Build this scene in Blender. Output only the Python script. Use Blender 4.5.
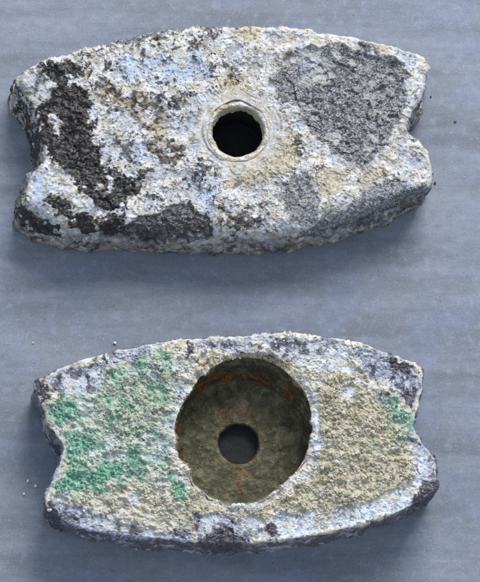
import bpy, math, random
import numpy as np
from mathutils import Matrix

for o in list(bpy.data.objects):
    bpy.data.objects.remove(o, do_unlink=True)
scene = bpy.context.scene
COL = scene.collection
MM = 0.001
PXS = 0.0003                       # metres on the slab per photograph pixel

# ---------------------------------------------------------------- camera
CAM_D = 0.60
TILT = math.radians(16.0)
CAM = np.array([-0.032, -CAM_D*math.sin(TILT), CAM_D*math.cos(TILT)])
DIST = float(np.linalg.norm(CAM))
cz = CAM/DIST
cx = np.cross(np.array([0, 1.0, 0]), cz); cx /= np.linalg.norm(cx)
cy = np.cross(cz, cx)
cam_data = bpy.data.cameras.new('camera')
cam_data.sensor_fit = 'HORIZONTAL'
cam_data.sensor_width = 36.0
cam_data.lens = 36.0*DIST/(480*PXS)
cam_data.clip_start = 0.01
cam_data.clip_end = 50
cam = bpy.data.objects.new('camera', cam_data)
COL.objects.link(cam)
cam.matrix_world = Matrix([[cx[0], cy[0], cz[0], CAM[0]],
                           [cx[1], cy[1], cz[1], CAM[1]],
                           [cx[2], cy[2], cz[2], CAM[2]],
                           [0, 0, 0, 1]])
scene.camera = cam

# ---------------------------------------------------------------- light
world = bpy.data.worlds.new('World')
scene.world = world
world.use_nodes = True
bg = world.node_tree.nodes['Background']
bg.inputs['Color'].default_value = (0.74, 0.85, 1.0, 1)
bg.inputs['Strength'].default_value = 0.68

def area_light(name, loc, target, size, size_y, power, color):
    ld = bpy.data.lights.new(name, 'AREA')
    ld.shape = 'RECTANGLE'; ld.size = size; ld.size_y = size_y
    ld.energy = power; ld.color = color
    lo = bpy.data.objects.new(name, ld); COL.objects.link(lo)
    z = np.array(loc, float)-np.array(target, float); z /= np.linalg.norm(z)
    x = np.cross((0, 0, 1.0), z); x /= np.linalg.norm(x); y = np.cross(z, x)
    lo.matrix_world = Matrix([[x[0], y[0], z[0], loc[0]], [x[1], y[1], z[1], loc[1]],
                              [x[2], y[2], z[2], loc[2]], [0, 0, 0, 1]])
    return lo
area_light('soft_key_light', (0.36, 1.04, 0.90), (0.02, 0.03, 0), 0.74, 0.62, 30.0, (1.0, 0.98, 0.945))  # added area lamp for the soft upper-right light; no window known there

scene.view_settings.view_transform = 'Standard'
scene.view_settings.look = 'None'
scene.view_settings.exposure = 0.0
scene.view_settings.gamma = 1.0
scene.render.engine = 'CYCLES'

# ---------------------------------------------------------------- pixel <-> place
FPX = DIST/PXS
def unproject(px, z):
    """photograph pixel -> point of the horizontal plane at height z"""
    px = np.asarray(px, float)
    d = ((px[..., 0:1]-240)*cx - (px[..., 1:2]-291)*cy)/FPX - cz
    t = (z-CAM[2])/d[..., 2:3]
    return CAM + d*t
def project(P):
    v = P-CAM
    w = -(v@cz)
    return np.stack([240+FPX*(v@cx)/w, 291-FPX*(v@cy)/w], -1)

# ---------------------------------------------------------------- noise
_tab = np.random.RandomState(11).uniform(-1, 1, (64, 64, 64)).astype(np.float32)
_R = np.linalg.qr(np.random.RandomState(5).normal(size=(3, 3)))[0].astype(np.float32)
def vnoise(p):
    i = np.floor(p).astype(np.int32); f = (p-i).astype(np.float32)
    u = f*f*f*(f*(f*6-15)+10)
    i &= 63; j = (i+1) & 63
    x0, y0, z0 = i[..., 0], i[..., 1], i[..., 2]; x1, y1, z1 = j[..., 0], j[..., 1], j[..., 2]
    a, b, c = u[..., 0], u[..., 1], u[..., 2]
    def L(y, z):
        q = _tab[x0, y, z]; return q+(_tab[x1, y, z]-q)*a
    q0 = L(y0, z0); q0 = q0+(L(y1, z0)-q0)*b
    q1 = L(y0, z1); q1 = q1+(L(y1, z1)-q1)*b
    return q0+(q1-q0)*c
def fbm(p, scale, octaves=4, seed=0, gain=0.5):
    q = (p/scale).astype(np.float32)@_R + np.float32(seed*7.31)
    s = 0; a = 1.0; n = 0
    for _ in range(octaves):
        s = s+a*vnoise(q); n += a*a
        q = (q*2.03)@_R+3.7; a *= gain
    return s/math.sqrt(n)*1.6
def ridged(p, scale, octaves=4, seed=0):
    q = (p/scale).astype(np.float32)@_R + np.float32(seed*5.17)
    s = 0; a = 1.0; n = 0
    for _ in range(octaves):
        s = s+a*(1-2*np.abs(vnoise(q))); n += a
        q = (q*2.1)@_R+1.9; a *= 0.5
    return s/n
_ht = np.random.RandomState(3).uniform(0, 1, (32, 32, 32, 4)).astype(np.float32)
def worley(p, scale, seed=0):
    """distance to nearest cell point, to the second nearest, random number of the cell"""
    q = (p/scale).astype(np.float32)@_R + np.float32(seed*3.3)
    i = np.floor(q).astype(np.int32); f = q-i
    d1 = np.full(q.shape[:-1], 9, np.float32); d2 = d1.copy(); rid = np.zeros_like(d1); tilt = np.zeros_like(d1)
    for ox in (-1, 0, 1):
        for oy in (-1, 0, 1):
            for oz in (-1, 0, 1):
                h = _ht[(i[..., 0]+ox) & 31, (i[..., 1]+oy) & 31, (i[..., 2]+oz) & 31]
                dx = ox+h[..., 0]-f[..., 0]; dy = oy+h[..., 1]-f[..., 1]; dz = oz+h[..., 2]-f[..., 2]
                d = dx*dx+dy*dy+dz*dz
                near = d < d1
                d2 = np.where(near, d1, np.minimum(d2, d)); rid = np.where(near, h[..., 3], rid)
                d1 = np.where(near, d, d1)
                tilt = np.where(near, dx*(h[..., 0]-0.5)+dy*(h[..., 1]-0.5)+dz*(h[..., 2]-0.5), tilt)
    worley.tilt = tilt*scale
    return np.sqrt(d1), np.sqrt(d2), rid
def sstep(a, b, x):
    t = np.clip((x-a)/(b-a), 0, 1); return t*t*(3-2*t)

def poly_sd(px, poly):
    """signed distance in pixels to a traced patch, positive inside"""
    poly = np.asarray(poly, np.float32); x = px[..., 0].astype(np.float32); y = px[..., 1].astype(np.float32)
    d = np.full(x.shape, 1e9, np.float32); ins = np.zeros(x.shape, bool)
    n = len(poly)
    for k in range(n):
        ax, ay = poly[k]; bx, by = poly[(k+1) % n]
        ex, ey = bx-ax, by-ay
        wx, wy = x-ax, y-ay
        t = np.clip((wx*ex+wy*ey)/(ex*ex+ey*ey+1e-9), 0, 1)
        d = np.minimum(d, (wx-ex*t)**2+(wy-ey*t)**2)
        if ay != by:
            ins ^= ((ay > y) != (by > y)) & (x < ex*(y-ay)/ey+ax)
    d = np.sqrt(d)
    return np.where(ins, d, -d)
def patches(px, polys):
    s = np.full(px.shape[:-1], -1e9, np.float32)
    for p in polys: s = np.maximum(s, poly_sd(px, p))
    return s

# ---------------------------------------------------------------- curves and grids
def closed_spline(pts, n):
    """Catmull-Rom through closed points, n samples at even arc length"""
    p = np.asarray(pts, float); m = len(p)
    t = np.linspace(0, 1, 24, endpoint=False)[:, None]
    out = []
    for k in range(m):
        a, b, c, d = p[k-1], p[k], p[(k+1) % m], p[(k+2) % m]
        out.append(0.5*((2*b)+(-a+c)*t+(2*a-5*b+4*c-d)*t*t+(-a+3*b-3*c+d)*t**3))
    q = np.concatenate(out); q = np.vstack([q, q[:1]])
    s = np.concatenate([[0], np.cumsum(np.linalg.norm(np.diff(q, axis=0), axis=1))])
    u = np.linspace(0, s[-1], n, endpoint=False)
    return np.stack([np.interp(u, s, q[:, i]) for i in range(q.shape[1])], 1)
def outline_normals(o):
    t = np.roll(o, -6, 0)-np.roll(o, 6, 0)
    nn = np.stack([t[:, 1], -t[:, 0]], 1); nn /= np.linalg.norm(nn, axis=1)[:, None]
    if np.sum(nn*(o-o.mean(0))) < 0: nn = -nn
    return nn
def by_angle(loop, centre, ang):
    """radius of a closed loop round its centre at the given angles"""
    v = loop-centre; a = np.arctan2(v[:, 1], v[:, 0]); r = np.linalg.norm(v, axis=1)
    k = np.argsort(a); return np.interp(ang, a[k], r[k], period=2*math.pi)

def grid_normals(P, closed_v):
    du = np.roll(P, -1, 1)-np.roll(P, 1, 1)
    if closed_v: dv = np.roll(P, -1, 0)-np.roll(P, 1, 0)
    else: dv = np.gradient(P, axis=0)
    n = np.cross(du, dv)
    return n/(np.linalg.norm(n, axis=-1, keepdims=True)+1e-12)

def grid_mesh(name, P, mat, parent, closed_v, attrs):
    """P[rings, around, 3] -> one smooth mesh object with colour attributes"""
    R, N, _ = P.shape
    rr = np.arange(R if closed_v else R-1); cc = np.arange(N)
    a = (rr[:, None]*N+cc[None]); b = (rr[:, None]*N+(cc[None]+1) % N)
    r2 = (rr+1) % R
    c = (r2[:, None]*N+(cc[None]+1) % N); d = (r2[:, None]*N+cc[None])
    faces = np.stack([a, b, c, d], -1).reshape(-1, 4).astype(np.int32)
    return raw_mesh(name, P.reshape(-1, 3), faces, mat, parent,
                    {k: v.reshape(-1, v.shape[-1]) for k, v in attrs.items()})
def raw_mesh(name, V, F, mat, parent, attrs=None, smooth=True):
    me = bpy.data.meshes.new(name); k = F.shape[1]
    me.vertices.add(len(V)); me.vertices.foreach_set('co', np.ascontiguousarray(V, np.float32).ravel())
    me.loops.add(F.size); me.loops.foreach_set('vertex_index', np.ascontiguousarray(F, np.int32).ravel())
    me.polygons.add(len(F))
    me.polygons.foreach_set('loop_start', np.arange(0, F.size, k, dtype=np.int32))
    me.polygons.foreach_set('loop_total', np.full(len(F), k, np.int32))
    me.polygons.foreach_set('use_smooth', np.full(len(F), smooth))
    me.update(calc_edges=True)
    for an, v in (attrs or {}).items():
        at = me.attributes.new(an, 'FLOAT_COLOR', 'POINT')
        col = np.ones((len(V), 4), np.float32); col[:, :v.shape[1]] = v
        at.data.foreach_set('color', col.ravel())
    me.materials.append(mat)
    o = bpy.data.objects.new(name, me); COL.objects.link(o)
    if parent: o.parent = parent
    return o

# ---------------------------------------------------------------- materials
def srgb(r, g, b):
    f = lambda c: (c/255)/12.92 if c/255 <= 0.04045 else ((c/255+0.055)/1.055)**2.4
    return (f(r), f(g), f(b), 1)
class Nodes:
    def __init__(s, name):
        s.mat = bpy.data.materials.new(name); s.mat.use_nodes = True
        s.t = s.mat.node_tree; s.bsdf = s.t.nodes['Principled BSDF']
        s.geo = s.t.nodes.new('ShaderNodeTexCoord').outputs['Object']
    def n(s, typ, **kw):
        nd = s.t.nodes.new(typ)
        for k, v in kw.items(): setattr(nd, k, v)
        return nd
    def link(s, a, b): s.t.links.new(a, b)
    def put(s, sock, v):
        if isinstance(v, bpy.types.NodeSocket): s.link(v, sock)
        else: sock.default_value = v
    def noise(s, scale_mm, detail=4, rough=0.55, dist=0.0, vec=None):
        nd = s.n('ShaderNodeTexNoise'); s.link(vec or s.geo, nd.inputs['Vector'])
        nd.inputs['Scale'].default_value = 1/(scale_mm*MM)
        nd.inputs['Detail'].default_value = detail; nd.inputs['Roughness'].default_value = rough
        nd.inputs['Distortion'].default_value = dist
        return nd.outputs['Fac']
    def voronoi(s, scale_mm, feature='F1', out='Distance', vec=None):
        nd = s.n('ShaderNodeTexVoronoi', feature=feature); s.link(vec or s.geo, nd.inputs['Vector'])
        nd.inputs['Scale'].default_value = 1/(scale_mm*MM)
        return nd.outputs[out]
    def ramp(s, fac, stops):
        nd = s.n('ShaderNodeValToRGB'); s.put(nd.inputs['Fac'], fac)
        el = nd.color_ramp.elements
        while len(el) < len(stops): el.new(0.5)
        for e, (p, c) in zip(el, stops):
            e.position = p; e.color = c if len(c) == 4 else (*c, 1)
        return nd.outputs['Color']
    def step(s, fac, lo, hi):
        nd = s.n('ShaderNodeMapRange', interpolation_type='SMOOTHSTEP'); s.put(nd.inputs['Value'], fac)
        nd.inputs['From Min'].default_value = lo; nd.inputs['From Max'].default_value = hi
        return nd.outputs['Result']
    def mix(s, fac, a, b, mode='MIX'):
        nd = s.n('ShaderNodeMix', data_type='RGBA', blend_type=mode)
        s.put(nd.inputs[0], fac); s.put(nd.inputs[6], a); s.put(nd.inputs[7], b)
        return nd.outputs[2]
    def math(s, op, a, b=0.0):
        nd = s.n('ShaderNodeMath', operation=op); s.put(nd.inputs[0], a); s.put(nd.inputs[1], b)
        return nd.outputs[0]
    def attr(s, name):
        nd = s.n('ShaderNodeAttribute', attribute_name=name)
        sp = s.n('ShaderNodeSeparateColor'); s.link(nd.outputs['Color'], sp.inputs[0])
        return sp.outputs[0], sp.outputs[1], sp.outputs[2]
    def finish(s, color, rough, height=None, dist_mm=0.1, strength=0.6, spec=0.4):
        s.put(s.bsdf.inputs['Base Color'], color); s.put(s.bsdf.inputs['Roughness'], rough)
        s.put(s.bsdf.inputs['Specular IOR Level'], spec)
        if height is not None:
            b = s.n('ShaderNodeBump'); b.inputs['Strength'].default_value = strength
            b.inputs['Distance'].default_value = dist_mm*MM
            s.link(height, b.inputs['Height']); s.link(b.outputs['Normal'], s.bsdf.inputs['Normal'])
        return s.mat

def corroded(name, white, beige, blue, dark, grey, tan, green):
    """oxide crusts; the attributes say where each crust grows"""
    m = Nodes(name)
    aD, aG, aT = m.attr('crust_a'); aN, aR, aB = m.attr('crust_b')
    cB, cC, cF = m.attr('crust_c')
    f1 = m.noise(2.6, 6, 0.62, 0.4); f2 = m.noise(0.75, 5, 0.65); f3 = m.noise(0.28, 3, 0.6)
    f4 = m.noise(5.5, 5, 0.6, 0.8); f5 = m.noise(1.4, 5, 0.7, 0.6)
    base = m.mix(m.step(f1, 0.42, 0.62), white, beige)
    base = m.mix(m.math('MULTIPLY', m.step(f4, 0.48, 0.66), 0.6), base, blue)
    f6 = m.noise(4.0, 6, 0.66, 0.9)
    base = m.mix(m.math('MULTIPLY', m.step(f6, 0.53, 0.66), 0.72), base, srgb(138, 140, 148))
    base = m.mix(m.math('MULTIPLY', m.step(f6, 0.46, 0.34), 0.6), base, srgb(156, 144, 120))
    base = m.mix(m.math('MULTIPLY', aB, m.step(f5, 0.62, 0.44)), base, blue)
    # the thin lower layer, the thick upper crust, dirt caught in the cracks
    low = m.ramp(f5, [(0.32, srgb(112, 112, 120)), (0.52, srgb(154, 156, 168)), (0.68, srgb(200, 206, 218))])
    base = m.mix(m.math('MULTIPLY', cB, m.math('MULTIPLY', m.step(f2, 0.34, 0.56), 0.8)), base, low)
    base = m.mix(m.math('MULTIPLY', cC, 0.8), base, m.mix(m.step(f5, 0.42, 0.60), white, beige))
    base = m.mix(m.math('MULTIPLY', m.step(f5, 0.57, 0.68), 0.55), base, srgb(140, 130, 116))
    base = m.mix(m.math('MULTIPLY', m.step(f2, 0.56, 0.68), 0.60), base, srgb(120, 116, 114))
    base = m.mix(m.math('MULTIPLY', m.step(f3, 0.59, 0.70), 0.5), base, srgb(98, 92, 88))
    base = m.mix(m.math('MULTIPLY', cF, 0.85), base, m.mix(m.step(f2, 0.4, 0.6), srgb(62, 57, 54), srgb(112, 98, 78)))
    # tan crust
    tcol = m.ramp(f2, [(0.25, tan[0]), (0.48, tan[1]), (0.70, tan[2])])
    tcol = m.mix(m.math('MULTIPLY', m.step(f3, 0.57, 0.70), 0.6), tcol, srgb(100, 90, 70))
    tcol = m.mix(m.math('MULTIPLY', m.step(f5, 0.57, 0.68), 0.6), tcol, srgb(206, 206, 200))
    tcol = m.mix(m.math('MULTIPLY', m.step(f5, 0.42, 0.32), 0.5), tcol, srgb(128, 116, 88))
    col = m.mix(aT, base, tcol)
    # verdigris
    gcol = m.ramp(f2, [(0.30, green[0]), (0.50, green[1]), (0.70, green[2])])
    gcol = m.mix(m.math('MULTIPLY', m.step(f1, 0.50, 0.66), 0.6), gcol, srgb(112, 160, 150))
    gcol = m.mix(m.math('MULTIPLY', m.step(f5, 0.56, 0.68), 0.7), gcol, srgb(196, 208, 194))
    col = m.mix(aN, col, gcol)
    # bare grey metal with pale veins
    vn = m.noise(2.4, 6, 0.70, 1.0)
    vein = m.step(m.math('ABSOLUTE', m.math('SUBTRACT', vn, 0.5)), 0.035, 0.0)
    gr = m.ramp(m.math('ADD', m.math('MULTIPLY', f2, 0.5), m.math('MULTIPLY', f5, 0.5)), [(0.36, grey[0]), (0.5, grey[1]), (0.64, grey[2])])
    gr = m.mix(m.math('MULTIPLY', vein, 0.7), gr, srgb(200, 203, 210))
    gr = m.mix(m.math('MULTIPLY', m.step(f3, 0.58, 0.70), 0.4), gr, srgb(170, 173, 182))
    col = m.mix(aG, col, gr)
    # dark crust and the darkened front side
    dk = m.ramp(f2, [(0.30, dark[0]), (0.55, dark[1]), (0.78, dark[2])])
    dk = m.mix(m.math('MULTIPLY', m.step(f3, 0.64, 0.74), 0.5), dk, srgb(150, 143, 138))
    col = m.mix(aD, col, dk)
    # brown iron stain
    rs = m.ramp(f2, [(0.34, srgb(74, 62, 46)), (0.50, srgb(128, 110, 80)), (0.64, srgb(176, 162, 130))])
    col = m.mix(m.math('MULTIPLY', aR, m.step(f1, 0.30, 0.55)), col, rs)
    rough = m.math('SUBTRACT', 0.88, m.math('MULTIPLY', aD, 0.54))
    rough = m.math('SUBTRACT', rough, m.math('MULTIPLY', aG, 0.22))
    h = m.math('ADD', m.math('MULTIPLY', f2, 0.9), m.math('MULTIPLY', f3, 0.25))
    return m.finish(col, rough, h, 0.30, 0.7, 0.4)

MAT_TOP = corroded('white_black_oxide', srgb(206, 208, 212), srgb(176, 166, 146), srgb(164, 180, 206),
                   (srgb(25, 23, 25), srgb(42, 39, 40), srgb(86, 82, 83)),
                   (srgb(52, 51, 52), srgb(78, 77, 80), srgb(128, 129, 136)),
                   (srgb(132, 123, 98), srgb(172, 163, 140), srgb(206, 201, 188)),
                   (srgb(40, 120, 95), srgb(110, 175, 150), srgb(190, 218, 205)))
MAT_BOT = corroded('tan_green_oxide', srgb(208, 206, 198), srgb(180, 174, 154), srgb(200, 211, 230),
                   (srgb(40, 38, 46), srgb(76, 72, 84), srgb(135, 132, 145)),
                   (srgb(88, 87, 104), srgb(142, 144, 164), srgb(214, 220, 234)),
                   (srgb(116, 108, 84), srgb(168, 160, 135), srgb(214, 209, 196)),
                   (srgb(16, 84, 62), srgb(66, 138, 110), srgb(176, 204, 191)))

def slab_material():
    m = Nodes('grey_slab_stone')
    mp = m.n('ShaderNodeMapping'); m.link(m.geo, mp.inputs['Vector'])
    mp.inputs['Rotation'].default_value = (0, 0, math.radians(-7)); mp.inputs['Scale'].default_value = (0.16, 1, 1)
    streak = m.noise(9.0, 4, 0.55, 0.6, mp.outputs[0]); fine = m.noise(1.6, 4, 0.6, 0.2, mp.outputs[0])
    mott = m.noise(20, 5, 0.6); mid = m.noise(3.2, 4, 0.65, 0.3); grain = m.noise(0.6, 3, 0.7); spk = m.noise(0.9, 2, 0.5)
    c = m.ramp(streak, [(0.30, srgb(106, 111, 122)), (0.5, srgb(122, 128, 141)), (0.70, srgb(134, 140, 153))])
    band = m.noise(15.0, 3, 0.5, 0.8, mp.outputs[0])
    c = m.mix(m.math('MULTIPLY', m.step(band, 0.50, 0.68), 0.55), c, srgb(98, 103, 114))
    c = m.mix(m.math('MULTIPLY', m.step(mott, 0.45, 0.66), 0.45), c, srgb(120, 132, 158))
    c = m.mix(m.math('MULTIPLY', m.step(mid, 0.50, 0.70), 0.40), c, srgb(142, 151, 171))
    c = m.mix(m.math('MULTIPLY', m.step(mid, 0.48, 0.30), 0.35), c, srgb(101, 107, 118))
    c = m.mix(m.math('MULTIPLY', m.step(fine, 0.50, 0.72), 0.30), c, srgb(99, 105, 116))
    c = m.mix(m.math('MULTIPLY', m.step(grain, 0.55, 0.70), 0.42), c, srgb(158, 167, 186))
    c = m.mix(m.math('MULTIPLY', m.step(grain, 0.44, 0.30), 0.45), c, srgb(84, 90, 101))
    c = m.mix(m.math('MULTIPLY', m.step(spk, 0.715, 0.76), 0.7), c, srgb(52, 56, 68))
    r = m.ramp(streak, [(0.3, (0.66,)*3), (0.7, (0.78,)*3)])
    h = m.math('ADD', m.math('MULTIPLY', grain, 0.5), m.math('ADD', m.math('MULTIPLY', fine, 0.3), m.math('MULTIPLY', streak, 0.6)))
    return m.finish(c, r, h, 0.10, 0.5, 0.22)
MAT_SLAB = slab_material()

def recess_material():
    m = Nodes('rusty_olive_scale')
    aR, aK, aP = m.attr('crust_a')
    f1 = m.noise(3.2, 6, 0.65, 0.6); f2 = m.noise(0.7, 5, 0.65); f3 = m.noise(0.3, 3, 0.6)
    c = m.ramp(f1, [(0.30, srgb(48, 46, 34)), (0.5, srgb(80, 77, 58)), (0.70, srgb(118, 115, 93))])  # olive scale, toned down to stand in for shade inside the recess
    c = m.mix(m.math('MULTIPLY', m.step(f2, 0.54, 0.68), 0.6), c, srgb(64, 56, 42))
    c = m.mix(m.math('MULTIPLY', m.step(f3, 0.60, 0.72), 0.4), c, srgb(160, 155, 134))
    c = m.mix(aP, c, m.mix(m.step(f2, 0.4, 0.6), srgb(150, 182, 160), srgb(208, 206, 188)))
    c = m.mix(aR, c, m.mix(m.step(f2, 0.35, 0.62), srgb(150, 84, 36), srgb(88, 54, 30)))
    c = m.mix(aK, c, srgb(58, 52, 40))
    return m.finish(c, 0.72, m.math('ADD', f2, f3), 0.3, 0.7, 0.3)
MAT_RECESS = recess_material()

def collar_material():
    m = Nodes('pale_machined_ring')
    aG, aT, aW = m.attr('crust_a')
    f1 = m.noise(2.0, 5, 0.6, 0.3); f2 = m.noise(0.55, 4, 0.65)
    c = m.mix(m.step(f1, 0.40, 0.62), srgb(196, 195, 190), srgb(168, 160, 142))
    c = m.mix(m.math('MULTIPLY', m.step(f2, 0.54, 0.68), 0.5), c, srgb(160, 156, 148))
    c = m.mix(aG, c, srgb(120, 134, 160))
    c = m.mix(m.math('MULTIPLY', aT, 0.7), c, srgb(152, 142, 118))
    return m.finish(c, 0.7, f2, 0.15, 0.6, 0.4)
MAT_COLLAR = collar_material()

def crumb_material(name, a, b):
    m = Nodes(name)
    f = m.noise(0.4, 3, 0.6)
    return m.finish(m.mix(m.step(f, 0.35, 0.65), a, b), 0.85, f, 0.1)
MAT_CRUMB = crumb_material('pale_crumb', srgb(226, 222, 208), srgb(176, 170, 152))
MAT_BORE_SHADE = crumb_material('bore_shade_black', srgb(26, 28, 30), srgb(40, 42, 46))  # near-black colour standing in for the darkness inside the bores
MAT_CRUMB_DARK = crumb_material('dark_crumb', srgb(62, 64, 72), srgb(92, 92, 98))

# ---------------------------------------------------------------- the slab
def slab():
    s, t, n = 0.9, 0.03, 2
    V = np.array([(-s, -s, 0), (s, -s, 0), (s, s, 0), (-s, s, 0),
                  (-s, -s, -t), (s, -s, -t), (s, s, -t), (-s, s, -t)], float)
    F = np.array([(0, 1, 2, 3), (7, 6, 5, 4), (0, 4, 5, 1), (1, 5, 6, 2), (2, 6, 7, 3), (3, 7, 4, 0)])
    o = raw_mesh('stone_slab', V, F, MAT_SLAB, None, None, False)
    o['kind'] = 'structure'
    return o
slab()

def thing(name, label, cat, loc):
    e = bpy.data.objects.new(name, None); COL.objects.link(e)
    e.empty_display_size = 0.01
    e.location = loc; e['label'] = label; e['category'] = cat
    return e

# ---------------------------------------------------------------- block bodies
N_AROUND, N_FACE = 1700, 235
def block_grid(face_px, inner_px, H, taper, edge, lip, cavity_r):
    """closed ring-shaped grid: inner lip -> face -> rounded edge -> side -> underside -> cavity"""
    outer = closed_spline(unproject(face_px, H)[:, :2], N_AROUND)
    nrm = outline_normals(outer)
    inn = closed_spline(unproject(inner_px, H)[:, :2], 600)
    cen = inn.mean(0)
    v = outer-cen; ang = np.arctan2(v[:, 1], v[:, 0])
    ang = np.unwrap(ang); 
    s = np.sign(ang[-1]-ang[0]); ang = np.maximum.accumulate(ang*s)*s
    ir = by_angle(inn, cen, (ang+math.pi) % (2*math.pi)-math.pi)
    dirs = np.stack([np.cos(ang), np.sin(ang)], 1)
    inner = cen+dirs*ir[:, None]
    tp = taper(outer)[:, None]
    rings, kind = [], []
    def add(xy, z, k):
        rings.append(np.concatenate([xy, np.broadcast_to(np.reshape(z, (-1, 1)), (N_AROUND, 1))], 1)); kind.append(k)
    for q in np.linspace(0, 1, 12, endpoint=False):                       # inner lip, turning over into the face
        a = q*math.pi/2
        add(inner-dirs*(-0.6*MM*(1-q)**2), H-lip*(1-math.sin(a)), 'lip')
    span = np.linalg.norm(outer-inner, axis=1)
    if callable(edge): edge = edge(outer)
    ts = np.linspace(0, 1, N_FACE); ts = ts+0.05*np.sin(2*math.pi*ts)/(2*math.pi)
    for t in ts:
        d = (1-t)*span
        u = np.clip(1-d/edge, 0, 1)
        z = H-edge*0.75*(1-np.sqrt(np.clip(1-u*u*0.97, 0, 1)))
        add(inner*(1-t)+outer*t, z, 'face')
    ztop = rings[-1][:, 2].copy()
    ns = 62
    for k in range(1, ns+1):
        q = k/ns
        b = q**0.8
        add(outer+nrm*tp*b, ztop*(1-q), 'side')
    base = rings[-1][:, :2]
    cav = cen+dirs*cavity_r
    for q in (0.06, 0.3, 0.7, 1.0): add(base*(1-q)+cav*q, 0.0, 'under')
    for z in np.linspace(0, H-lip, 8)[1:]:
        add(cav, z, 'under')
    P = np.stack(rings)
    dist = np.zeros(P.shape[:2]); dist[np.array(kind) == 'face'] = (1-ts)[:, None]*span[None]/MM
    return P, np.array(kind), cen, inner, outer, dist

def displace(P, kind, amt, closed=True):
    n = grid_normals(P, closed)
    k = np.argwhere(kind == 'face')
    mid = n[k[len(k)//2, 0]]
    if mid[:, 2].mean() < 0: n = -n
    w = np.where(kind == 'under', 0.0, 1.0)[:, None]
    Q = P+n*(amt*w)[..., None]*MM
    Q[..., 2] = np.maximum(Q[..., 2], 0.00002)
    return Q, n

H = 17*MM
# ================================================================ upper block
T_FACE = [(19, 80), (32, 67), (45, 62), (75, 52), (95, 46), (112, 41), (130, 35), (150, 30), (175, 29), (202, 28.5),
          (235, 27.5), (257, 26), (295, 28), (320, 32), (345, 35), (367, 41), (395, 47), (425, 59), (426, 77), (422, 96),
          (412, 110), (406, 119), (405, 126), (410, 134), (420, 143), (430, 160), (431, 177), (424, 186), (405, 194),
          (385, 203), (360, 214), (335, 222), (300, 229), (270, 233), (235, 233), (200, 233), (170, 234), (140, 231),
          (110, 230), (85, 230), (60, 225), (40, 215), (25, 206), (26, 192), (31, 176), (41, 166), (45, 156), (39, 136),
          (35, 115), (27, 98)]
T_HOLE = (238, 131)
t_inner = [(T_HOLE[0]+(30+0.8*math.sin(3*a+1)+0.5*math.sin(7*a))*math.cos(a), T_HOLE[1]+(30+0.8*math.sin(3*a+1)+0.5*math.sin(7*a))*math.sin(a))
           for a in np.linspace(0, 2*math.pi, 40, endpoint=False)]
def t_taper(o):
    return (1.0+2.2*sstep(-0.045, -0.066, o[:, 0]))*MM
P, kind, cen, inner, outer, dist = block_grid(T_FACE, t_inner, H, t_taper, lambda o: (1.8+4.2*sstep(0.030, 0.018, o[:, 1]))*MM, 0.7*MM, 21*MM)
px = project(P)
mmP = P/MM
wob = np.stack([fbm(mmP, 5, 4, 1), fbm(mmP, 5, 4, 2)], -1)*3.4 + np.stack([fbm(mmP, 1.5, 3, 3), fbm(mmP, 1.5, 4, 4)], -1)*1.5
qx = px+wob
T_DARK = [[(47, 70), (60, 60), (76, 57), (85, 64), (80, 72), (66, 75), (70, 85), (82, 86), (91, 94), (88, 106), (94, 116), (92, 135),
           (98, 152), (106, 172), (125, 176), (146, 182), (142, 198), (128, 204), (108, 213), (92, 208), (80, 195), (76, 182),
           (68, 170), (60, 160), (44, 155), (37, 140), (36, 120), (42, 105), (52, 92), (56, 88), (48, 80)],
          [(45, 200), (55, 193), (68, 197), (75, 210), (72, 220), (56, 222), (44, 212)],
          [(70, 218), (80, 214), (100, 222), (118, 212), (122, 222), (112, 234), (85, 236), (72, 230)],
          [(15, 88), (21, 84), (30, 105), (37, 125), (42, 150), (30, 160), (20, 118)],
          [(20, 205), (40, 215), (62, 226), (60, 240), (30, 228), (15, 215)]]
T_DARK_HOLES = [[(50, 116), (56, 112), (64, 124), (60, 134), (52, 128)], [(104, 178), (112, 176), (116, 190), (106, 196)],
                [(94, 188), (100, 190), (98, 196), (92, 195)]]
T_SLATE = [[(118, 226), (140, 216), (165, 210), (188, 206), (200, 215), (214, 221), (216, 236), (190, 241), (150, 241), (122, 238)]]
T_BROWN = [[(218, 216), (226, 206), (240, 214), (250, 205), (262, 206), (270, 216), (266, 230), (240, 236), (222, 236)],
           [(99, 106), (104, 82), (116, 78), (122, 90), (150, 92), (166, 95), (188, 84), (203, 84), (198, 92), (182, 104), (172, 118),
            (170, 130), (152, 134), (132, 120), (112, 112)],
           [(140, 142), (156, 136), (186, 148), (187, 160), (166, 166), (150, 158)],
           [(152, 36), (162, 33), (170, 40), (165, 48), (153, 47)], [(203, 33), (220, 30), (222, 38), (212, 42)],
           [(222, 66), (232, 64), (241, 74), (240, 85), (228, 86)], [(380, 170), (396, 168), (402, 182), (392, 186)],
           [(270, 128), (278, 130), (280, 142), (272, 144)], [(286, 132), (300, 138), (306, 152), (296, 156), (288, 146)]]
T_BAND = [[(74, 52), (76, 44), (100, 36), (120, 32), (135, 26), (160, 22), (182, 22), (180, 29), (160, 35), (145, 42), (125, 43), (110, 50), (98, 46)]]
T_PIT = [[(272, 60), (304, 46), (351, 48), (372, 48), (398, 63), (410, 83), (407, 104), (398, 122), (382, 145), (361, 166), (341, 161),
          (325, 143), (303, 124), (288, 98), (275, 78)]]
T_GREY = [[(280, 187), (300, 170), (314, 172), (312, 185), (320, 205), (312, 222), (292, 222), (282, 208)],
          [(312, 214), (324, 206), (336, 205), (330, 214), (318, 218)],
          [(345, 200), (360, 192), (395, 176), (406, 185), (425, 178), (427, 200), (395, 212), (350, 228), (300, 238), (305, 226)],
          [(404, 116), (414, 128), (424, 142), (412, 146), (402, 134)],
          [(25, 85), (33, 76), (45, 70), (48, 82), (36, 86), (32, 96)],
          [(268, 64), (282, 70), (292, 100), (282, 110), (274, 92)]]
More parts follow.
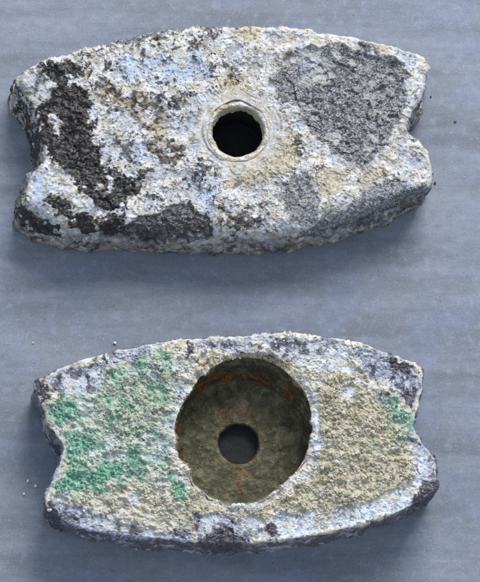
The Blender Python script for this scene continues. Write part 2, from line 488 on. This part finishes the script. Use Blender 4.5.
T_TAN = [[(316, 172), (335, 168), (346, 180), (341, 195), (326, 200), (315, 190)], [(360, 166), (385, 160), (388, 175), (370, 187)],
         [(262, 150), (285, 135), (300, 156), (286, 172), (262, 184), (240, 190), (224, 188), (236, 176)],
         [(218, 80), (242, 72), (254, 90), (262, 108), (252, 100), (236, 94), (220, 98)],
         [(236, 26), (268, 26), (262, 42), (240, 44), (230, 36)], [(150, 120), (170, 128), (172, 148), (152, 140)]]
T_BLUE = [[(120, 55), (150, 50), (200, 55), (212, 62), (208, 76), (180, 84), (130, 80), (115, 70)], [(186, 110), (208, 96), (206, 150), (196, 168), (184, 140)],
          [(132, 130), (142, 128), (146, 164), (136, 166)], [(190, 176), (214, 176), (214, 214), (196, 204)],
          [(290, 52), (345, 52), (340, 78), (300, 80)], [(28, 178), (46, 172), (60, 190), (40, 205), (28, 200)],
          [(350, 195), (390, 180), (412, 185), (380, 205)]]
n_mid = fbm(mmP, 1.8, 4, 8); n_lo = fbm(mmP, 7, 3, 9); n_fi = fbm(mmP, 0.6, 3, 10)
A_ = fbm(mmP, 4.2, 6, 81, 0.62); K_ = ridged(mmP, 3.0, 4, 12)
lev1 = sstep(-0.62, -0.48, A_); lev2 = sstep(0.42, 0.54, A_+0.15*n_fi)
crack = sstep(0.66, 0.80, K_+0.10*n_fi)*sstep(-0.4, 0.5, n_lo+0.3*n_mid)
terr = 0.26*lev1+0.24*lev2-0.25*crack
cc = np.stack([1-lev1, lev2, crack], -1)
sd_pit = patches(qx, T_PIT)
dark = sstep(-1.6, 1.2, patches(qx, T_DARK)+n_fi*2.0+n_mid*3.0+n_lo*2.0-0.5)*(1-sstep(-1.5, 1.5, patches(qx, T_DARK_HOLES)+n_fi))
brown = sstep(-2, 2.5, patches(qx, T_BROWN)+2.2*n_mid+n_fi*2-1.0)
# loose dark flecks strewn over the left half
fleck = sstep(0.75, 1.15, n_mid+0.5*n_fi+0.35*n_lo)*sstep(300, 230, px[..., 0])
dark = np.maximum(dark, fleck*0.85)
band = sstep(-1.5, 1.5, patches(qx, T_BAND))
pit = sstep(-2.5, 2.5, sd_pit+2.0*n_mid)
pitcol = pit*(1-0.6*sstep(0.1, 0.7, A_+1.1*sstep(110, 60, px[..., 1])*sstep(365, 300, px[..., 0])-0.6))
grey = np.maximum.reduce([pitcol, band, sstep(-2, 2.5, patches(qx, T_GREY)+1.4*n_mid+n_fi)*0.9])
tan = sstep(-3, 4, patches(qx, T_TAN)+2*n_mid)*0.85
blue = sstep(-4, 5, patches(qx, T_BLUE)+2*n_mid)
sideness = np.zeros(P.shape[:2], np.float32); sideness[kind == 'side'] = 1
zz = P[..., 2]/MM
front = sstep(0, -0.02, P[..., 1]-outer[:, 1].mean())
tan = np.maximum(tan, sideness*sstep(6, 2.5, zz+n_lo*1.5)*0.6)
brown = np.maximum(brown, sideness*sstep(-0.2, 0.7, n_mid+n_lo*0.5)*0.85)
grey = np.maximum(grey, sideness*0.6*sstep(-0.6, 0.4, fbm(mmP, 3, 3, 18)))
browncol = brown*0.7*sstep(-0.1, 0.9, fbm(mmP, 2.4, 3, 15)+0.1)
dark = np.maximum(dark, brown*sstep(-0.5, 0.5, fbm(mmP, 1.5, 3, 16)+0.1)*0.9)
slate = sstep(-1.5, 1.5, patches(qx, T_SLATE)+0.8*n_mid)
dark = np.clip(np.maximum(dark, slate*(0.62+0.25*n_mid)), 0, 1); grey = np.maximum(grey, slate); tan = tan*(1-slate)
dark = np.clip(np.maximum(dark, sideness*front*(0.30+0.35*n_mid+0.15*n_lo)), 0, 1)  # dirty front side, painted darker still to offset the bright ambient light
# relief, in millimetres
w1, w2, wid = worley(mmP+0.25*np.stack([n_mid, n_fi, n_lo], -1), 1.5, 1)
plane_s = worley.tilt
v1, v2, vid = worley(mmP+0.3*np.stack([n_fi, n_mid, n_lo], -1), 3.2, 2)
plane = worley.tilt
facet = (vid-0.5)*sstep(0.0, 0.22, v2-v1)
relief = 0.40*n_lo+0.14*n_mid+0.04*n_fi+1.25*terr
relief += dark*(1-0.7*sideness)*(0.35*(0.55-w1)+0.22*n_mid+0.25*facet+0.35*plane+0.15*plane_s+0.10*ridged(mmP, 1.6, 3, 3)-0.10)
pitdepth = sstep(-1.5, 9, sd_pit)
relief = relief*(1-0.35*pit)-pit*(0.30+0.85*pitdepth)+pit*(0.32*facet+0.5*plane+0.2*plane_s+0.2*(wid-0.5)*sstep(0, 0.2, w2-w1)+0.12*ridged(mmP, 0.9, 3, 6))
relief += np.clip(sstep(-9, -1, sd_pit)*(1-pit), 0, 1)*0.35
relief += (1-dark)*(1-pit)*(0.10*(0.5-w1)+0.14*np.maximum(0, fbm(mmP, 1.0, 3, 21)))
relief -= band*1.0+slate*0.8
relief += sideness*(0.45*fbm(mmP, 4, 4, 30)+0.30*facet+0.10*plane)
ring_r = np.linalg.norm(P[..., :2]-cen, axis=-1)/MM
calm = sstep(17, 12, ring_r)
near = sstep(15.5, 10.0, ring_r)
ang_ = np.degrees(np.arctan2(P[..., 1]-cen[1], P[..., 0]-cen[0])) % 360
groove = np.exp(-((ring_r-10.7-0.18*n_mid)/0.36)**2)*sstep(165, 188, ang_+4*n_fi)*sstep(252, 228, ang_+4*n_fi)
groove2 = 0.5*np.exp(-((ring_r-11.4-0.2*n_mid)/0.25)**2)*sstep(0, 0.8, n_mid+n_lo)
relief = relief*(1-0.80*near)-0.05*near-0.25*sstep(11.0, 9.2, ring_r)+0.11*near*np.sin(ring_r*5.2+0.7*n_mid)*sstep(-0.5, 0.6, n_mid+n_lo)-0.5*groove-0.25*groove2
dark = dark*(1-0.9*near); grey = np.maximum(grey*(1-near), 0.85*groove+0.4*groove2); blue = np.maximum(blue*(1-near), groove); grey = np.maximum(grey, 0.45*near*sstep(0.3, 1.0, np.sin(ring_r*5.2+0.7*n_mid+2.6))*sstep(-0.4, 0.6, n_mid))
tan = np.maximum(tan*(1-0.5*near), calm*0.5*(n_mid*0.5+0.5).clip(0, 1))
# chipped lower edge
edgechip = np.zeros_like(relief); edgechip[kind == 'side'] = 1
relief -= edgechip*sstep(4.0, 0.5, zz)*0.5*np.maximum(0, fbm(mmP, 6, 3, 33))
relief = np.where((kind == 'face')[:, None], relief*(0.55+0.45*sstep(0.0, 1.6, dist)), relief)
Q, nr = displace(P, kind, relief)
ROOT_T = thing('corroded_anode', 'white crusted metal block with black patches and a plain small round hole', 'anode', (0, 0, 0))
base_T = np.array([cen[0], cen[1], 0])
ROOT_T.location = base_T
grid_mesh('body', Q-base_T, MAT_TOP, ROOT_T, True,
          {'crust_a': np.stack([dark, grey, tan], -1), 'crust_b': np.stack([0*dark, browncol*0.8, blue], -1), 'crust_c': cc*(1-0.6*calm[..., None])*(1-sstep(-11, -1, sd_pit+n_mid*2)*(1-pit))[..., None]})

# collar of the upper block's hole
def lathe(profile, centre_of, n_around):
    """profile rows (radius, z); centre_of(z) gives the axis point"""
    a = np.linspace(0, 2*math.pi, n_around, endpoint=False)
    rows = []
    for r, z in profile:
        c = centre_of(z)
        rows.append(np.stack([c[0]+r*np.cos(a), c[1]+r*np.sin(a), np.full(n_around, z)], 1))
    return np.stack(rows)
def smooth_profile(pts, step):
    p = np.array(pts, float); out = []
    for a, b in zip(p[:-1], p[1:]):
        k = max(1, int(np.linalg.norm(b-a)/step))
        out += [a+(b-a)*i/k for i in range(k)]
    out.append(p[-1]); return np.array(out)
hc = unproject(T_HOLE, H)[:2]
prof = smooth_profile([(7.5, H/MM-3.4), (7.45, H/MM-2.6), (7.6, H/MM-1.9), (7.95, H/MM-0.8), (8.3, H/MM-0.35), (8.8, H/MM-0.25),
                       (9.4, H/MM-0.35), (11.0, H/MM-1.4)], 0.11)*MM
C = lathe(prof, lambda z: hc, 560)
cm = C/MM
rr = np.linalg.norm(C[..., :2]-hc, axis=-1)/MM
an = np.degrees(np.arctan2(C[..., 1]-hc[1], C[..., 0]-hc[0])) % 360
nn_ = fbm(cm, 2.2, 4, 41); nf_ = fbm(cm, 0.6, 3, 42)
amt = 0.20*nn_+0.09*nf_
cn = grid_normals(C, False)
if cn[len(cn)//2, :, 2].mean() < 0: cn = -cn
C2 = C+cn*amt[..., None]*MM
inside = sstep(8.5, 7.9, rr)
grid_mesh('bore_collar', C2-base_T, MAT_COLLAR, ROOT_T, False,
          {'crust_a': np.stack([0.3*sstep(0.5, 1.2, nn_), inside, 0*inside], -1)})

# ================================================================ lower block
B_FACE = [(36, 384), (46, 377), (70, 365), (86, 359), (105, 355), (120, 351), (140, 347), (160, 342), (192, 339), (225, 337), (250, 336),
          (267, 333), (292, 334), (330, 338), (350, 341), (367, 345), (385, 353), (413, 363), (421, 376), (418, 406), (412, 424),
          (421, 440), (432, 458), (437, 484), (432, 493), (405, 509), (380, 518), (355, 526), (330, 532), (300, 537), (270, 541),
          (240, 543), (205, 543), (175, 540), (140, 537), (115, 534), (90, 530), (70, 523), (52, 513), (46, 503), (50, 485), (61, 457),
          (63, 446), (58, 438), (48, 425), (45, 410), (38, 395)]
B_RIM = [(245, 357), (270, 361), (288, 374), (305, 393), (312, 421), (309, 446), (298, 468), (280, 489), (259, 501), (234, 505), (213, 498),
         (195, 485), (188, 471), (178, 457), (174, 436), (176, 418), (187, 397), (202, 375), (220, 363)]
def b_taper(o):
    return (0.2+1.0*sstep(-0.045, -0.06, o[:, 0])+0.6*sstep(0.045, 0.06, o[:, 0]))*MM
P, kind, cen, inner, outer, dist = block_grid(B_FACE, B_RIM, H, b_taper, 0.6*MM, 4.6*MM, 24.5*MM)
px = project(P); mmP = P/MM
wob = np.stack([fbm(mmP, 5, 4, 51), fbm(mmP, 5, 4, 52)], -1)*2.4 + np.stack([fbm(mmP, 1.2, 3, 53), fbm(mmP, 1.2, 3, 54)], -1)*1.6
qx = px+wob
B_GREEN = [[(48, 412), (56, 403), (72, 402), (86, 410), (82, 422), (66, 423), (52, 421)],
           [(70, 432), (80, 426), (92, 440), (98, 448), (86, 452), (80, 462), (86, 470), (98, 470), (104, 462), (120, 460), (128, 466),
            (120, 474), (106, 480), (99, 491), (85, 492), (68, 488), (54, 489), (51, 483), (64, 476), (73, 465), (68, 450)],
           [(158, 352), (166, 347), (172, 356), (164, 362)], [(165, 472), (178, 480), (188, 494), (184, 502), (172, 496)],
           [(104, 372), (114, 368), (120, 378), (110, 384)], [(390, 398), (397, 402), (405, 414), (404, 424), (396, 420)],
           [(134, 476), (142, 474), (146, 484), (138, 488)], [(58, 394), (68, 391), (74, 397), (64, 400)]]
B_PALEGREEN = [[(58, 400), (95, 385), (120, 362), (150, 350), (170, 360), (174, 400), (172, 450), (166, 478), (140, 472), (104, 498), (60, 498), (62, 450)],
               [(376, 388), (395, 392), (415, 425), (418, 445), (400, 446), (386, 420)], [(356, 440), (372, 436), (378, 448), (364, 456)]]
B_TAN = [[(320, 378), (328, 356), (345, 352), (343, 378), (370, 392), (395, 410), (405, 440), (408, 468), (414, 478), (396, 488), (380, 498),
          (360, 505), (346, 514), (322, 524), (312, 506), (296, 496), (316, 462), (322, 430), (318, 405)],
         [(188, 484), (214, 505), (245, 511), (276, 502), (302, 484), (332, 500), (302, 510), (288, 513), (274, 512), (266, 532), (258, 518), (230, 514),
          (205, 518), (195, 538), (186, 528), (186, 500)],
         ]
B_BEIGE = [[(125, 480), (150, 478), (165, 490), (190, 500), (198, 515), (190, 532), (160, 526), (130, 518), (98, 510), (76, 504), (66, 498), (100, 497)],
         [(110, 395), (130, 380), (160, 372), (168, 400), (140, 440), (118, 430)], [(188, 366), (210, 352), (240, 350), (215, 362), (195, 380)]]
B_LILAC = [[(50, 378), (70, 366), (106, 358), (104, 384), (92, 396), (70, 396), (52, 392)], [(106, 356), (150, 344), (156, 350), (130, 360), (112, 366)],
           [(190, 342), (250, 338), (262, 348), (230, 352), (200, 350)], [(352, 346), (386, 354), (416, 366), (420, 385), (416, 412), (402, 400), (388, 384), (362, 372)],
           [(260, 336), (310, 338), (340, 342), (326, 356), (300, 366), (276, 352)],
           [(52, 508), (62, 500), (90, 514), (140, 528), (190, 534), (195, 548), (120, 545), (70, 532), (46, 522)],
           [(194, 516), (222, 515), (240, 524), (252, 538), (240, 552), (196, 550)], [(410, 440), (424, 445), (440, 480), (440, 498), (416, 500), (424, 478)],
           [(50, 440), (62, 446), (62, 458), (52, 486), (44, 500), (44, 480)]]
B_BLUE = [[(256, 340), (330, 342), (352, 350), (350, 374), (320, 374), (290, 358)], [(200, 518), (222, 516), (226, 526), (206, 538), (198, 540)],
          [(246, 516), (262, 516), (272, 530), (264, 536), (246, 530)], [(280, 514), (310, 512), (326, 530), (290, 538), (278, 536)],
          [(330, 510), (372, 498), (398, 488), (416, 480), (428, 486), (404, 506), (350, 526), (328, 530)],
          [(66, 374), (100, 366), (104, 384), (84, 394), (66, 390)], [(110, 520), (160, 530), (180, 536), (120, 532), (86, 520)],
          [(128, 494), (140, 494), (142, 504), (132, 506)], [(408, 456), (424, 452), (432, 478), (414, 484)],
          [(342, 384), (352, 386), (354, 400), (340, 398)], [(316, 402), (322, 410), (324, 448), (312, 450)]]
B_DARK = [[(34, 384), (46, 378), (51, 386), (48, 402), (42, 402)], [(43, 506), (54, 502), (62, 516), (66, 530), (46, 526)],
          [(198, 540), (214, 530), (232, 530), (250, 540), (236, 548), (200, 548)], [(388, 356), (400, 358), (414, 366), (412, 380), (398, 376)],
          [(398, 384), (410, 388), (416, 402), (412, 412), (402, 398)], [(82, 372), (88, 374), (94, 390), (88, 394)],
          [(184, 344), (192, 342), (196, 352), (188, 360)], [(222, 342), (244, 344), (240, 348), (222, 348)],
          [(46, 424), (58, 434), (64, 448), (58, 452), (50, 436)], [(372, 366), (378, 366), (378, 374), (372, 374)],
          [(424, 484), (438, 480), (440, 496), (408, 512), (414, 498)], [(268, 524), (276, 522), (278, 536), (270, 538)],
          [(270, 343), (286, 340), (282, 346), (272, 349)]]
n_mid = fbm(mmP, 1.8, 4, 58); n_lo = fbm(mmP, 7, 3, 59); n_fi = fbm(mmP, 0.6, 3, 60)
A_ = fbm(mmP, 4.2, 6, 91, 0.62); K_ = ridged(mmP, 3.0, 4, 17)
lev1 = sstep(-0.62, -0.48, A_); lev2 = sstep(0.42, 0.54, A_+0.15*n_fi)
crack = sstep(0.66, 0.80, K_+0.10*n_fi)*sstep(-0.4, 0.5, n_lo+0.3*n_mid)
terr = 0.26*lev1+0.24*lev2-0.25*crack
cc = np.stack([1-lev1, lev2, crack], -1)
sideness = np.zeros(P.shape[:2], np.float32); sideness[kind == 'side'] = 1
zz = P[..., 2]/MM
w1, w2, wid = worley(mmP+0.2*np.stack([n_mid, n_fi, n_lo], -1), 1.45, 3)
plane_s = worley.tilt
v1, v2, vid = worley(mmP+0.3*np.stack([n_fi, n_mid, n_lo], -1), 3.4, 4)
plane = worley.tilt
facet = (vid-0.5)*sstep(0.0, 0.2, v2-v1)
lil = sstep(-2.2, 2.5, patches(qx, B_LILAC)+1.5*n_mid+0.8*n_fi)
blue = sstep(-3, 3, patches(qx, B_BLUE)+1.5*n_mid)
tan = np.maximum(sstep(-3, 3, patches(qx, B_TAN)+1.5*n_mid), 0.45*sstep(-5, 5, patches(qx, B_BEIGE)+2.5*n_mid))
pale = sstep(-5, 5, patches(qx, B_PALEGREEN)+2.0*n_mid)
grn = sstep(-2.5, 2.5, patches(qx, B_GREEN)+2.4*n_mid+1.4*n_fi-0.5)
grn = grn*(1-0.75*sstep(0.42, 0.18, w1)*sstep(0.25, 0.5, wid))
grn = np.maximum(grn*0.92, pale*(0.26+0.55*sstep(0.0, 1.1, fbm(mmP, 2.8, 4, 61))))
dark = sstep(-1.5, 1.8, patches(qx, B_DARK)+1.3*n_mid+n_fi)
dark = np.maximum(dark, lil*sstep(0.25, 0.9, fbm(mmP, 2.0, 4, 62))*0.85)
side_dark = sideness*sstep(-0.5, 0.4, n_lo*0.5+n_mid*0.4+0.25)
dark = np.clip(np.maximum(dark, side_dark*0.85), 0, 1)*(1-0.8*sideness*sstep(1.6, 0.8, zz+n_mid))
lil = np.maximum(lil*(1-0.7*blue), sideness*0.5)
tan = tan*(0.75+0.25*sstep(-0.3, 0.5, fbm(mmP, 3.5, 4, 66)))
tan = np.clip(np.maximum(tan*(1-0.7*blue), sideness*sstep(2, 0.8, zz)*0.7), 0, 1)
rim_r = np.linalg.norm(P[..., :2]-inner[None], axis=-1)/MM
gran = (1-lil)*(1-0.75*blue)*(1-sideness)*(0.15+0.85*sstep(0.5, 3.5, dist))*(0.25+0.75*sstep(0.3, 2.5, rim_r))
lipw = np.zeros(P.shape[:2], np.float32); lipw[kind == 'lip'] = 1
relief = 0.34*n_lo+0.20*n_mid+0.08*n_fi+terr
flow = ridged(mmP*np.array([1.0, 2.0, 1.0])+np.stack([0*n_lo, mmP[..., 0]*0.9, 0*n_lo], -1), 3.4, 4, 9)
relief += gran*(0.40*flow+0.40*(0.62-w1)*(0.1+1.3*wid)+0.35*np.maximum(0, n_mid)+0.35*facet+0.2*plane+0.22)
relief += np.maximum(lil, blue*0.6)*(1-0.8*sideness)*(0.35*facet+0.30*plane+0.10*ridged(mmP, 1.6, 3, 7)-0.25)
relief = relief*(1-0.45*blue*(1-sideness))
relief += grn*(-0.10)-0.25*blue*(1-sideness)
relief += sideness*(0.40*fbm(mmP, 4, 4, 63)+0.30*facet+0.10*plane)
relief -= sideness*sstep(4.0, 0.5, zz)*0.5*np.maximum(0, fbm(mmP, 6, 3, 64))
# the round blisters and the worn shoulder above the recess
for bx, by, br, bh in ((83, 409, 7, 0.7), (101, 405, 7, 0.7), (130, 499, 7.5, 0.5), (110, 388, 6, 0.5), (148, 438, 6, 0.4), (366, 446, 7, 0.5)):
    d = np.hypot(px[..., 0]-bx, px[..., 1]-by)/br
    bl = np.sqrt(np.clip(1-d*d, 0, 1))*(1-sideness)
    relief += bh*bl; grn = grn*(1-0.6*sstep(0, 0.3, bl)); 
dtop = np.hypot((px[..., 0]-250)/52, (px[..., 1]-366)/15)
worn = sstep(1.0, 0.35, dtop)*(1-sideness)
relief -= worn*1.6
brown = np.maximum(sstep(1.2, 0.3, dtop)*0.9, lipw*0.9)
relief += sstep(2.2, 0.0, rim_r)*(1-sideness)*0.55*fbm(mmP, 3.2, 3, 67)
dark = np.maximum(dark, lipw*0.45)
brown = np.maximum(brown, tan*sstep(0.5, 1.3, fbm(mmP, 2.2, 4, 65))*0.5)
tan = np.maximum(tan, np.maximum(worn, lipw*0.8))
relief = np.where((kind == 'face')[:, None], relief*(0.55+0.45*sstep(0.0, 1.6, dist)), relief)
Q, nr = displace(P, kind, relief)
base_B = np.array([cen[0], cen[1], 0])
ROOT_B = thing('corroded_anode', 'tan and green crusted metal block with a wide rusty recess round its hole', 'anode', base_B)
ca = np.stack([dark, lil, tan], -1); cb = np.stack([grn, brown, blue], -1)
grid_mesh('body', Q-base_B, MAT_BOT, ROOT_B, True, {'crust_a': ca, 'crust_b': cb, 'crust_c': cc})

# loose grains grown onto the crust (uncountable): one part per block
def grains(name, Q, nr, weight, mat, parent, base, count, lo, hi, seed, ca, cb):
    rs = np.random.RandomState(seed)
    idx = rs.choice(weight.size, count, p=(weight/weight.sum()).ravel())
    g = (1+5**0.5)/2
    iv = np.array([(-1, g, 0), (1, g, 0), (-1, -g, 0), (1, -g, 0), (0, -1, g), (0, 1, g), (0, -1, -g), (0, 1, -g), (g, 0, -1), (g, 0, 1), (-g, 0, -1), (-g, 0, 1)])
    iv /= np.linalg.norm(iv[0])
    fi = np.array([(0, 11, 5), (0, 5, 1), (0, 1, 7), (0, 7, 10), (0, 10, 11), (1, 5, 9), (5, 11, 4), (11, 10, 2), (10, 7, 6), (7, 1, 8),
                   (3, 9, 4), (3, 4, 2), (3, 2, 6), (3, 6, 8), (3, 8, 9), (4, 9, 5), (2, 4, 11), (6, 2, 10), (8, 6, 7), (9, 8, 1)])
    c = Q.reshape(-1, 3)[idx]; nn = nr.reshape(-1, 3)[idx]
    s = (lo+(hi-lo)*rs.rand(count)**3.2)*MM
    jit = 1+rs.uniform(-0.35, 0.35, (count, 12, 1))
    sq = rs.uniform(0.6, 1.2, (count, 1, 3))
    V = c[:, None]+nn[:, None]*(s*0.15)[:, None, None]+iv[None]*jit*sq*s[:, None, None]
    F = fi[None]+12*np.arange(count)[:, None, None]
    a = np.repeat(ca.reshape(-1, ca.shape[-1])[idx], 12, 0); b = np.repeat(cb.reshape(-1, cb.shape[-1])[idx], 12, 0)
    o = raw_mesh(name, V.reshape(-1, 3)-base, F.reshape(-1, 3), mat, parent, {'crust_a': a, 'crust_b': b}, False)
    o['kind'] = 'stuff'
    return o
area = np.linalg.norm(np.cross(np.roll(Q, -1, 1)-Q, np.roll(Q, -1, 0)-Q), axis=-1)
okk = ((kind == 'face'))[:, None]*(np.abs(nr[..., 2]) > 0.3)
cb[..., 0] *= (1-0.5*gran*tan)
grains('crust_grains', Q, nr, area*okk*(0.01+gran*(0.25+tan)*sstep(-0.3, 0.8, n_mid+0.5*n_lo)), MAT_BOT, ROOT_B, base_B, 4200, 0.08, 0.62, 4, ca*np.array([0.2, 0.3, 0.75]), cb)

# recess of the lower block: wall, floor and the small hole through the floor
ZF = 4.0*MM
c_top = unproject((243, 431), H-1.5*MM)[:2]
c_flo = unproject((238.5, 443.5), ZF)[:2]
def axis(z):
    t = np.clip((z-ZF)/(H-1.5*MM-ZF), 0, 1); return c_flo*(1-t)+c_top*t
HB = H/MM; zf = ZF/MM
prof = smooth_profile([(21.6, HB-0.9), (20.7, HB-2.6), (20.0, HB-4.4), (19.5, HB-8.0), (19.0, zf+1.6), (18.5, zf+0.5), (17.6, zf), (8.0, zf-0.1), (6.35, zf-0.15),
                       (5.95, zf-0.6), (5.85, zf-1.2), (5.8, zf-1.6)], 0.16)*MM
C = lathe(prof, axis, 620)
ca_ = np.arctan2(C[..., 1]-c_top[1], C[..., 0]-c_top[0])
k_ = sstep(HB-9, HB-2.5, C[..., 2]/MM)
extra = (by_angle(inner, c_top, ca_)-20.4*MM)*k_
C[..., 0] += extra*np.cos(ca_); C[..., 1] += extra*np.sin(ca_)
cm = C/MM; cp = project(C)
n1 = fbm(cm, 4.5, 4, 71); n2 = fbm(cm, 1.3, 4, 72); n3 = fbm(cm, 0.5, 2, 73)
h_floor = sstep(zf+1.5, zf, cm[..., 2])
rr = np.linalg.norm(C[..., :2]-c_flo, axis=-1)/MM
amt = (0.34*n1+0.24*n2+0.07*n3)*(1-0.55*h_floor)+h_floor*0.02*np.sin(rr*5.5+2.5*n1)
amt *= sstep(-0.4, 1.0, cm[..., 2])
cn = grid_normals(C, False)
k = len(prof)//2
fl = (np.abs(prof[:, 1]-ZF) < 0.1*MM)
if cn[fl][:, :, 2].mean() < 0: cn = -cn
C2 = C+cn*amt[..., None]*MM
cpw = cp+np.stack([n1, n2], -1)*3
def blob(x, y, rx, ry): return np.clip(1-np.hypot((cpw[..., 0]-x)/rx, (cpw[..., 1]-y)/ry), 0, 1)
rust = np.zeros(C.shape[:2])
for b, s in (((222, 377, 17, 6), 3), ((264, 380, 14, 6), 2.6), ((243, 376, 18, 4), 1.2), ((200, 388, 10, 10), 1.6), ((178, 430, 5, 20), 1.0), ((181, 456, 5, 8), 1.6), ((290, 392, 8, 14), 1.4),
             ((226, 414, 14, 8), 1.0), ((241, 473, 12, 8), 1.1), ((240, 486, 9, 7), 1.2), ((246, 412, 14, 10), .8), ((238, 444, 32, 30), .6)):
    rust = np.maximum(rust, np.clip(blob(*b)*s, 0, 1))
rust *= (0.9+0.4*n2).clip(0, 1)*(1-0.5*h_floor)
wall = 1-h_floor
blk = wall*sstep(-0.5, 0.7, fbm(cm, 2.2, 4, 75))*0.8  # grainy dark wall, deepened in colour to carry recess shade
blk = np.maximum(blk, h_floor*sstep(0.8, 1.5, n2+0.4*n3)*0.6)
palee = np.exp(-((rr-18.4)/0.7)**2)*sstep(470, 495, cp[..., 1])*0.9*(0.6+0.4*n2).clip(0, 1)
palee = np.maximum(palee, 0.25*sstep(0.7, 1.4, n2)*h_floor)
tube = sstep(6.3, 6.0, rr)*h_floor
grid_mesh('recess', C2-base_B, MAT_RECESS, ROOT_B, False,
          {'crust_a': np.stack([rust*(1-tube), np.clip(np.maximum(blk, 0.5*tube), 0, 1), palee], -1)})

# added near-black closed cups that paint the darkness inside the two bores
def bore(parent, base, centre, r0, z0, r1):
    pr = smooth_profile([(r0, z0), (r1, z0-0.8), (r1, 0.8), (r1-0.6, 0.3), (0.05, 0.25)], 0.5)*MM
    B = lathe(pr, lambda z: centre, 120)
    bm_ = B/MM
    nb = grid_normals(B, False)
    B = B+nb*(0.12*fbm(bm_, 2, 3, 77))[..., None]*MM*sstep(0.3, 2.0, np.abs(bm_[..., 2:3]-z0))
    grid_mesh('bore_shade_cup', B-base, MAT_BORE_SHADE, parent, False, {})
bore(ROOT_T, base_T, hc, 7.62, H/MM-3.0, 8.6)
bore(ROOT_B, base_B, c_flo, 5.95, zf-1.3, 6.4)

# ---------------------------------------------------------------- crumbs lying on the slab
def crumb(px_, size_mm, label, mat, seed, flat=0.7):
    rs = np.random.RandomState(seed)
    a = rs.rand(8)*0  # stable stream
    g = (1+5**0.5)/2
    iv = np.array([(-1, g, 0), (1, g, 0), (-1, -g, 0), (1, -g, 0), (0, -1, g), (0, 1, g), (0, -1, -g), (0, 1, -g), (g, 0, -1), (g, 0, 1), (-g, 0, -1), (-g, 0, 1)])
    iv /= np.linalg.norm(iv[0])
    fi = np.array([(0, 11, 5), (0, 5, 1), (0, 1, 7), (0, 7, 10), (0, 10, 11), (1, 5, 9), (5, 11, 4), (11, 10, 2), (10, 7, 6), (7, 1, 8),
                   (3, 9, 4), (3, 4, 2), (3, 2, 6), (3, 6, 8), (3, 8, 9), (4, 9, 5), (2, 4, 11), (6, 2, 10), (8, 6, 7), (9, 8, 1)])
    v = iv*(1+rs.uniform(-0.3, 0.3, (12, 1)))*rs.uniform(0.8, 1.25, (1, 3))*size_mm*0.40*MM
    v[:, 2] *= flat; v[:, 2] -= v[:, 2].min()
    o = raw_mesh('crumb', v, fi, mat, None, None, False)
    p = unproject(px_, 0.0); o.location = (p[0], p[1], 0.0)
    o['label'] = label; o['category'] = 'crumb'; o['group'] = 'crumbs fallen on the slab'
CRUMBS = [((28, 481), 1.1, 'pale crumb left of the green block, uppermost of three close together', MAT_CRUMB),
          ((36, 486), 1.2, 'pale crumb left of the green block, nearest to it of three', MAT_CRUMB),
          ((24, 494), 1.2, 'pale crumb left of the green block, lowest of three close together', MAT_CRUMB),
          ((115, 343), 1.2, 'single white crumb just above the green block\'s upper left edge', MAT_CRUMB),
          ((33, 343), 0.8, 'small pale crumb on bare slab above the lower block\'s left corner', MAT_CRUMB),
          ((455, 122), 1.1, 'dark crumb on bare slab right of the upper block\'s notch', MAT_CRUMB_DARK),
          ((431, 97), 0.9, 'dark crumb beside the upper block\'s right end, above its notch', MAT_CRUMB_DARK),
          ((435, 183), 1.2, 'dark crumb touching the upper block\'s lower right corner', MAT_CRUMB_DARK),
          ((434, 456), 1.3, 'dark crumb touching the right edge of the lower block', MAT_CRUMB_DARK),
          ((257, 553), 1.2, 'dark crumb just below the lower block\'s front edge', MAT_CRUMB_DARK)]
for i, (p, s, l, m) in enumerate(CRUMBS):
    crumb(p, s, l, m, 100+i)
